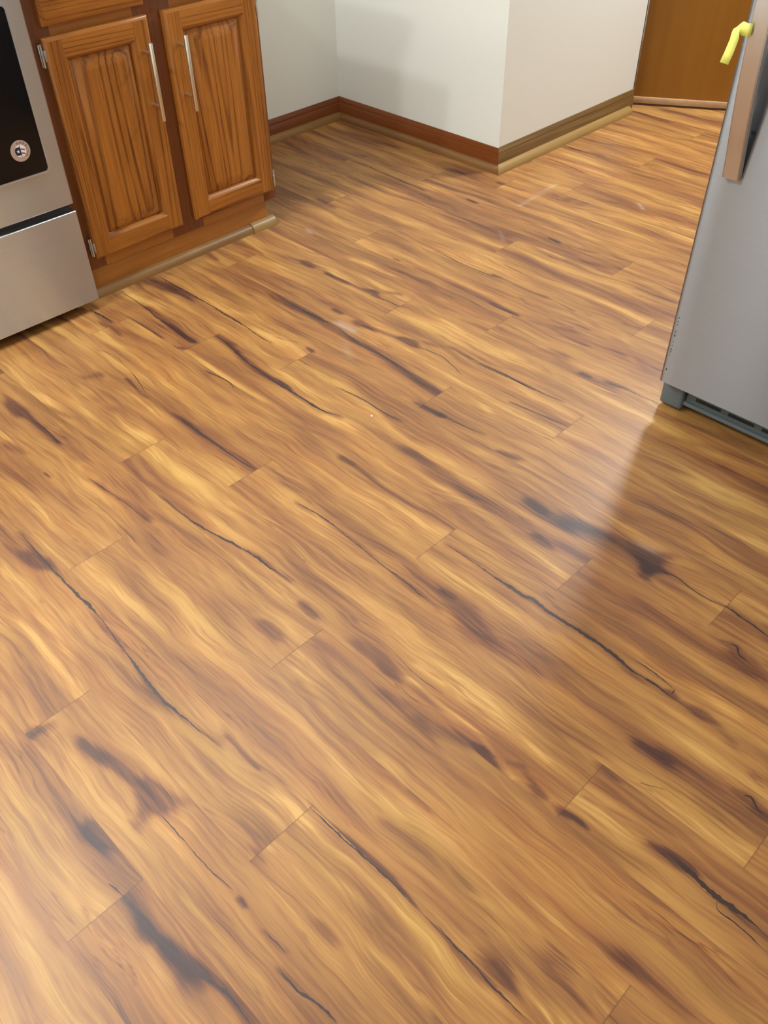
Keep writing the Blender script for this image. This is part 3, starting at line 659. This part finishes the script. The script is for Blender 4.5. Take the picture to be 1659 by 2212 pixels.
tag(run(shoe_prof(.17), 18.97, (0, -1), -22.12, -15.45, 1, 1).build('trim_2', tan_shoe_q), kind='structure')
tag(run(shoe_prof(.19), -15.45, (1, 0), 18.97, 25.7, -1, 0).build('trim_3', gold_oak), kind='structure')

# wood slab door standing open at the end of the short hall wall
dr = empty('door_1', (-15.78, 26.5, 0)); dr['kind'] = 'structure'
def leaf(x0, x1, y0, y1, z0, z1, bev=.02): return MB().box((x0-15.78, y0+26.5, z0), (x1-15.78, y1+26.5, z1), bev)
leaf(0, 6.4, 0, .3, .24, 16.2).build('door_leaf', door_wood, dr)
leaf(0, 6.4, -.06, .3, .06, .26, .03).build('bottom_strip', strip_wood, dr)
dr.rotation_euler[2] = math.radians(30.6)
# ------------------------------------------------------------------ oak base cabinet
CY0, CY1 = 6.9, 12.5
cab = empty('base_cabinet', (-19.9, 9.7, 0), 'stained oak base cabinet with two raised-panel doors between the range and the white wall', 'cabinet')
mb = MB()
mb.box((-22.1, CY0, .66), (-17.72, CY1-.02, 6.95), .0, mat=0)
mb.build('carcass', [oak_frame], cab)
mb = MB()   # face frame: stiles, mullion, rails
for y0, y1 in ((CY0, 7.45), (9.3, 10.2), (12.1, CY1)):
    mb.box((-17.73, y0, .66), (-17.6, y1, 6.95), .01, mat=0)
for z0, z1 in ((.66, 1.2), (5.15, 5.85), (6.6, 6.95)):
    mb.box((-17.73, CY0+.01, z0), (-17.603, CY1-.01, z1), .01, mat=1)
mb.build('face_frame', [oak_frame, oak_rail], cab)
MB().box((-22.0, CY0, .02), (-17.68, 12.2, .68), .01).build('toe_board', oak_rail, cab)
def panel_door(name, y0, y1, z0, z1, X, parent, fw=.45, drawer=False):
    """raised-panel front lying in the plane x = X (its face)"""
    mb = MB(); bm = mb.bm
    T = .15
    def ring(y0, y1, z0, z1, x): return [(x, y0, z0), (x, y1, z0), (x, y1, z1), (x, y0, z1)]
    if drawer:
        loops = [(0, X-T), (.0, X-.05), (.05, X-.012), (.10, X)]
    else:
        loops = [(0, X-T), (0, X-.045), (.03, X-.012), (.06, X), (fw-.07, X), (fw-.03, X-.025), (fw, X-.075), (fw+.012, X-.1), (fw+.02, X-.115), (fw+.10, X-.07), (fw+.19, X-.032), (fw+.26, X-.014), (fw+.28, X-.012)]
    rv = []
    for ins, x in loops:
        rv.append([bm.verts.new(p) for p in ring(y0+ins, y1-ins, z0+ins, z1-ins, x)])
    bm.faces.new(rv[0][::-1])
    for k in range(len(rv)-1):
        ins = loops[k][0]
        if k == 3 and not drawer:      # flat of the frame: rails butt between full-height stiles
            A, B = loops[3][0], loops[4][0]
            for ya, yb, za, zb, mt in ((y0+A, y0+B, z0+A, z1-A, 0), (y1-B, y1-A, z0+A, z1-A, 0), (y0+B, y1-B, z0+A, z0+B, 1), (y0+B, y1-B, z1-B, z1-A, 1)):
                f = bm.faces.new([bm.verts.new(p) for p in ((X, ya, za), (X, yb, za), (X, yb, zb), (X, ya, zb))]); f.material_index = mt
            continue
        for i in range(4):
            f = bm.faces.new((rv[k][i], rv[k][(i+1) % 4], rv[k+1][(i+1) % 4], rv[k+1][i]))
            # rails (bottom 0, top 2) have horizontal grain, stiles vertical
            f.material_index = (2 if ins >= fw+.01 else (0 if i in (1, 3) else 1)) if not drawer else 1
    f = bm.faces.new(rv[-1]); f.material_index = 2 if not drawer else 1
    bmesh.ops.recalc_face_normals(bm, faces=bm.faces)
    return mb.build(name, [oak_v, oak_h, oak_v2], parent)
def bar_pull(y, z0, z1, parent, X=-17.45):
    mb = MB(); xb = -17.16
    mb.tube((xb, y, z0), (xb, y, z1), .047, 20, bev=.012)
    for z in (z0+.29, z1-.21):
        mb.tube((X-.02, y, z), (xb, y, z), .036, 14)
    return mb.build('handle', nickel, parent)
def hinge(y, zc, side, parent):
    mb = MB()
    mb.box((-17.60, y-.02, zc-.2), (-17.52, y+.07*side, zc+.2), .008)
    mb.tube((-17.52, y+.02*side, zc-.21), (-17.52, y+.02*side, zc+.21), .03, 12)
    mb.box((-17.56, y, zc-.1), (-17.46, y-.04*side, zc+.1), .006)
    return mb.build('hinge', hinge_m, parent)
d1 = panel_door('door', 7.19, 9.56, .92, 5.42, -17.45, cab)
bar_pull(9.33, 3.46, 5.0, d1)
hinge(7.165, 5.13, -1, d1); hinge(7.165, 1.2, -1, d1)
d2 = panel_door('door', 9.95, 12.37, .92, 5.42, -17.45, cab)
bar_pull(10.2, 3.46, 4.98, d2)
hinge(12.395, 5.06, 1, d2); hinge(12.395, 1.2, 1, d2)
panel_door('drawer', 7.27, 9.54, 5.61, 6.72, -17.45, cab, drawer=True)
panel_door('drawer', 10.0, 12.3, 5.63, 6.72, -17.45, cab, drawer=True)
ct = MB().box((-22.18, 6.92, 6.97), (-17.22, 12.72, 7.22), .05).build('countertop', counter_m)
tag(ct, 'laminate worktop lying on the oak base cabinet beside the range', 'countertop')
tag(run(shoe_prof(.17), -17.68, (1, 0), 6.86, 11.62).build('trim_4', tan_shoe), kind='structure')
tag(run(shoe_prof(.19), -17.68, (1, 0), 11.62, 12.38).build('trim_5', gold_oak), kind='structure')

# ------------------------------------------------------------------ range
RX = -17.1; R0, R1 = .83, 6.81
rg_ = empty('range', (-19.5, 3.8, 0), 'stainless steel range with black oven window and round badge beside the oak cabinet', 'range')
mb = MB(); mb.box((-22.1, R0+.03, .42), (RX-.3, R1-.04, 7.1), .02); mb.build('body', black, rg_)
MB().box((-22.1, R0, 7.1), (RX+.05, R1, 7.25), .03).build('cooktop', black_glass, rg_)
MB().box((RX-.35, R0+.06, 2.2), (RX-.16, R1-.06, 2.6), 0).build('recess_panel', black, rg_)
# door: steel frame around a window with rounded corners
def rrect(y0, y1, z0, z1, r, x, n=6):
    pts = []
    for cy, cz, a0 in ((y1-r, z0+r, -90), (y1-r, z1-r, 0), (y0+r, z1-r, 90), (y0+r, z0+r, 180)):
        for i in range(n+1):
            a = math.radians(a0+90*i/n); pts.append((x, cy+r*math.cos(a), cz+r*math.sin(a)))
    return pts
def loopmesh(loops, mats_idx, cap=True, capmat=0):
    mb = MB(); rv = [[mb.bm.verts.new(p) for p in L] for L in loops]
    for k in range(len(rv)-1):
        n_ = len(rv[k])
        for i in range(n_):
            f = mb.bm.faces.new((rv[k][i], rv[k][(i+1) % n_], rv[k+1][(i+1) % n_], rv[k+1][i])); f.material_index = mats_idx[k]
    if cap:
        f = mb.bm.faces.new(rv[-1]); f.material_index = capmat
    return mb
GY0, GY1, GZ0, GZ1 = 1.16, 6.49, 3.23, 6.2
od = loopmesh([rrect(R0+.02, R1, 2.45, 6.95, .02, RX-.28), rrect(R0+.02, R1, 2.45, 6.95, .02, RX-.03), rrect(R0+.05, R1-.03, 2.48, 6.92, .02, RX),
               rrect(GY0, GY1, GZ0, GZ1, .09, RX), rrect(GY0, GY1, GZ0, GZ1, .09, RX-.06)], [0, 0, 0, 0], cap=True).build('oven_door', [steel_o], rg_)
loopmesh([rrect(GY0-.008, GY1+.008, GZ0-.008, GZ1+.008, .1, RX-.01), rrect(GY0-.008, GY1+.008, GZ0-.008, GZ1+.008, .1, RX+.014), rrect(GY0+.025, GY1-.025, GZ0+.025, GZ1-.025, .075, RX+.014), rrect(GY0+.025, GY1-.025, GZ0+.025, GZ1-.025, .075, RX-.02)],
         [0, 0, 0], cap=False).build('window_trim', [chrome], od)
loopmesh([rrect(GY0+.01, GY1-.01, GZ0+.01, GZ1-.01, .09, RX-.05), rrect(GY0+.01, GY1-.01, GZ0+.01, GZ1-.01, .09, RX-.004)], [0]).build('oven_window', [black_glass], od)
mb = MB(); mb.tube((RX+.42, R0+.3, 6.65), (RX+.42, R1-.3, 6.65), .1)
for yy in (R0+.5, R1-.5): mb.tube((RX-.02, yy, 6.65), (RX+.42, yy, 6.65), .08, 14)
mb.build('handle', steel_h, od)
loopmesh([rrect(R0+.02, R1, .24, 2.3, .02, RX-.28), rrect(R0+.02, R1, .24, 2.3, .02, RX-.012), rrect(R0+.032, R1-.012, .252, 2.288, .02, RX)], [0, 0]).build('storage_drawer', [steel_o], rg_)
for yy in (R0+.35, R1-.42):
    for xx in (RX-.5, RX-4.4):
        MB().tube((xx, yy, 0), (xx, yy, .44), .11, 16).build('foot', dark_pl, rg_)
MB().box((RX-1.3, R0+.1, .14), (RX-1.2, R1-.1, .43)).build('base_panel', black, rg_)
# round badge on the window: star field left, waving stripes right
mb = MB(); bm = mb.bm; bx, by, bz, br = RX+.004, 6.01, 3.755, .2
def P2(y, z, dx=0.0): return (bx+dx, by+y, bz+z)
def disc(r, dx, mat, n=40, r0=None):
    if r0 is None: mb.quad([P2(r*math.cos(2*math.pi*i/n), r*math.sin(2*math.pi*i/n), dx) for i in range(n)], mat)
    else:
        for i in range(n):
            a, b_ = 2*math.pi*i/n, 2*math.pi*(i+1)/n
            mb.quad([P2(r*math.cos(a), r*math.sin(a), dx), P2(r*math.cos(b_), r*math.sin(b_), dx), P2(r0*math.cos(b_), r0*math.sin(b_), dx), P2(r0*math.cos(a), r0*math.sin(a), dx)], mat)
mb.tube((bx-.004, by, bz), (bx, by, bz), br, 40, mat=0)
ri = .118
disc(ri, .002, 1)                                                    # white ground
nseg = 14
arc = [(-ri*math.sin(math.pi*i/nseg), ri*math.cos(math.pi*i/nseg)) for i in range(nseg+1)]
mb.quad([P2(y*.97, max(-.075, min(.075, z*.97)), .003) for y, z in arc], 2)            # navy left half
star = [(math.sin(2*math.pi*i/10)*(.038 if i % 2 == 0 else .016)-.048, math.cos(2*math.pi*i/10)*(.038 if i % 2 == 0 else .016)) for i in range(10)]
c0 = bm.verts.new(P2(-.048, 0, .005)); sv = [bm.verts.new(P2(y, z, .005)) for y, z in star]
for i in range(10):
    f = bm.faces.new((c0, sv[i], sv[(i+1) % 10])); f.material_index = 1
for zc in (.02, -.055):                                               # two waving red stripes
    for i in range(8):
        y0 = .012+i*.0105; y1 = y0+.0105
        f = lambda y: zc+.022*math.cos((y-.01)*22)-.012
        if math.hypot(y1, f(y1)) > ri*.98: break
        mb.quad([P2(y0, f(y0)-.013, .005), P2(y1, f(y1)-.013, .005), P2(y1, f(y1)+.013, .005), P2(y0, f(y0)+.013, .005)], 3)
mb.quad([P2(-.004, -.11, .006), P2(.006, -.11, .006), P2(.006, .11, .006), P2(-.004, .11, .006)], 2)
txt = 'AMERICA'
for i, ch in enumerate(txt):
    cu_ = bpy.data.curves.new('letter', 'FONT'); cu_.body = ch; cu_.size = .062; cu_.align_x = 'CENTER'
    to = bpy.data.objects.new('letter', cu_); link(to)
    dg = bpy.context.evaluated_depsgraph_get(); tm = bpy.data.meshes.new_from_object(to.evaluated_get(dg))
    a = math.radians(100-i*24)
    R_ = Matrix.Rotation(a-math.pi/2, 2)
    vs = []
    for v_ in tm.vertices:
        q = R_ @ Vector((v_.co.x, v_.co.y+.128)); vs.append(bm.verts.new(P2(q.x, q.y, .004)))
    for p_ in tm.polygons:
        try: f = bm.faces.new([vs[k] for k in p_.vertices]); f.material_index = 2
        except Exception: pass
    bpy.data.objects.remove(to); bpy.data.curves.remove(cu_); bpy.data.meshes.remove(tm)
badge = mb.build('badge', [simple('badge_silver_pink', srgb(176, 150, 138), .4), simple('badge_white', srgb(225, 222, 220), .5),
                 simple('badge_navy', srgb(28, 26, 52), .5), simple('badge_red', srgb(150, 50, 42), .5)], od, smooth=False)
badge['label'] = 'round flag badge with star and stripes'

# ------------------------------------------------------------------ refrigerator
FX0, FX1 = -5.97, 1.2
fr = empty('refrigerator', (-2.4, 15, 0), 'stainless steel refrigerator with a tall flat handle on the right of the floor', 'refrigerator')
MB().box((FX0+.03, 12.5, .3), (FX1-.03, 17.6, 13.9), .05).build('body', side_grey, fr)
def slab(name, z0, z1, sub=None):
    prof = []
    n_ = 20
    for i in range(n_+1):
        x = FX0+.09+(FX1-FX0-.18)*i/n_
        tt = (x-(FX0+FX1)/2)/((FX1-FX0)/2)
        prof.append((x, 12.0-.0*(1-tt*tt)))
    r_ = .09
    left = [(FX0, 12.46), (FX0, 12.0+.07), (FX0+.02, 12.025), (FX0+.05, 12.006)]
    right = [(FX1-.05, 12.006), (FX1-.02, 12.025), (FX1, 12.07), (FX1, 12.46)]
    pr = left+prof+right
    mb = MB(); mb.prism(None, [(x, y, z0) for x, y in pr], [(x, y, z1) for x, y in pr])
    return mb.build(name, steel_f, fr)
door = slab('door', .72, 9.6)
slab('freezer_door', 9.66, 13.8)
def fhandle(z0, z1, parent):
    mb = MB(); n_ = 24; rv = []
    for i in range(n_+1):
        f = i/n_; z = z0+(z1-z0)*f
        yf = 11.9-.33*math.sin(math.pi*f)**1.1
        th = .1
        xl, xr = -5.70, -5.43
        rv.append([mb.bm.verts.new(p) for p in ((xl, yf+th, z), (xl, yf+.02, z), (xl+.02, yf, z), (xr-.02, yf, z), (xr, yf+.02, z), (xr, yf+th, z))])
    for a, b in zip(rv[:-1], rv[1:]):
        for k in range(6):
            mb.bm.faces.new((a[k], a[(k+1) % 6], b[(k+1) % 6], b[k]))
    mb.bm.faces.new(rv[0]); mb.bm.faces.new(rv[-1][::-1])
    for z in (z0+.08, z1-.08):
        mb.box((xl+.05, 11.93, z-.07), (xr-.05, 12.01, z+.07), .01)
    return mb.build('handle', steel_h, parent)
fhandle(4.63, 9.4, door)
mb = MB(); mb.tube((-5.43, 12.02, 5.33), (-5.43, 11.975, 5.33), .03, 12)
mb.build('plug', dark_pl, door)
# faint dark printing down the left edge of the door
mb = MB(); rr_ = random.Random(5)
z = .98
while z < 2.15:
    h = rr_.choice((.015, .02, .04)); x = -5.875
    if rr_.random() < .5: mb.quad([(x, 11.9985, z), (x+rr_.uniform(.012, .025), 11.9985, z), (x+.02, 11.9985, z+h), (x, 11.9985, z+h)])
    z += h+rr_.uniform(.012, .06)
tag(mb.build('printed_marks', dark_pl, door, smooth=False), kind='stuff')
# base: corner foot cover and slotted grille
MB().box((-6.0, 12.3, .06), (-5.55, 12.9, .62), .05, 3).build('foot_cover', grey_pl, fr)
MB().tube((-5.75, 12.6, 0), (-5.75, 12.6, .1), .14, 16).build('leveling_foot', dark_pl, fr)
gr = MB()
gr.box((-5.53, 12.42, .17), (FX1-.1, 12.6, .66), .02)
gr.box((-5.56, 12.36, .16), (FX1-.1, 12.5, .25), .03)
gr.build('base_grille', grey_pl, fr)
sl = MB()
x = -5.33
while x < FX1-.8:
    for z0 in (.33, .46):
        sl.box((x, 12.405, z0), (x+.5, 12.43, z0+.055), .0)
    x += .66
sl.build('grille_slots', dark_pl, fr)

# ------------------------------------------------------------------ strip of yellow tape on the handle
def ribbon(rows, name, m):
    mb = MB(); vs = [[mb.bm.verts.new(p) for p in r] for r in rows]
    for a, b in zip(vs[:-1], vs[1:]):
        for k in range(len(a)-1): mb.bm.faces.new((a[k], a[k+1], b[k+1], b[k]))
    o = mb.build(name, m)
    s_ = o.modifiers.new('thickness', 'SOLIDIFY'); s_.thickness = .0004
    return o
tp = ribbon([[(-5.64, 11.545, 6.820), (-5.64, 11.55, 6.658)],
    [(-5.694, 11.5, 6.82), (-5.678, 11.51, 6.658)],
    [(-5.785, 11.56, 6.817), (-5.767, 11.57, 6.643)],
    [(-5.836, 11.6, 6.779), (-5.818, 11.6, 6.646)],
    [(-5.877, 11.6, 6.733), (-5.843, 11.58, 6.651)],
    [(-5.917, 11.58, 6.696), (-5.808, 11.56, 6.661)],
    [(-5.92, 11.56, 6.647), (-5.792, 11.55, 6.625)],
    [(-5.917, 11.55, 6.581), (-5.791, 11.54, 6.57)],
    [(-5.94, 11.53, 6.429), (-5.807, 11.52, 6.42)],
    [(-5.963, 11.5, 6.289), (-5.833, 11.5, 6.278)]], 'masking_tape', tape_m)
tag(tp, 'short torn strip of yellow tape hanging from the refrigerator handle', 'tape')
# small white crumb on the boards
for i, (x, y) in enumerate(((-9.72, 8.17),)):
    c = MB(); bmesh.ops.create_icosphere(c.bm, subdivisions=2, radius=.018, matrix=Matrix.Translation((x, y, .017)) @ Matrix.Diagonal((1.3, .9, .9, 1)))
    tag(c.build('crumb', simple('white_crumb', srgb(245, 240, 225), .7)), 'tiny white crumb on the middle of the wood floor', 'crumb')
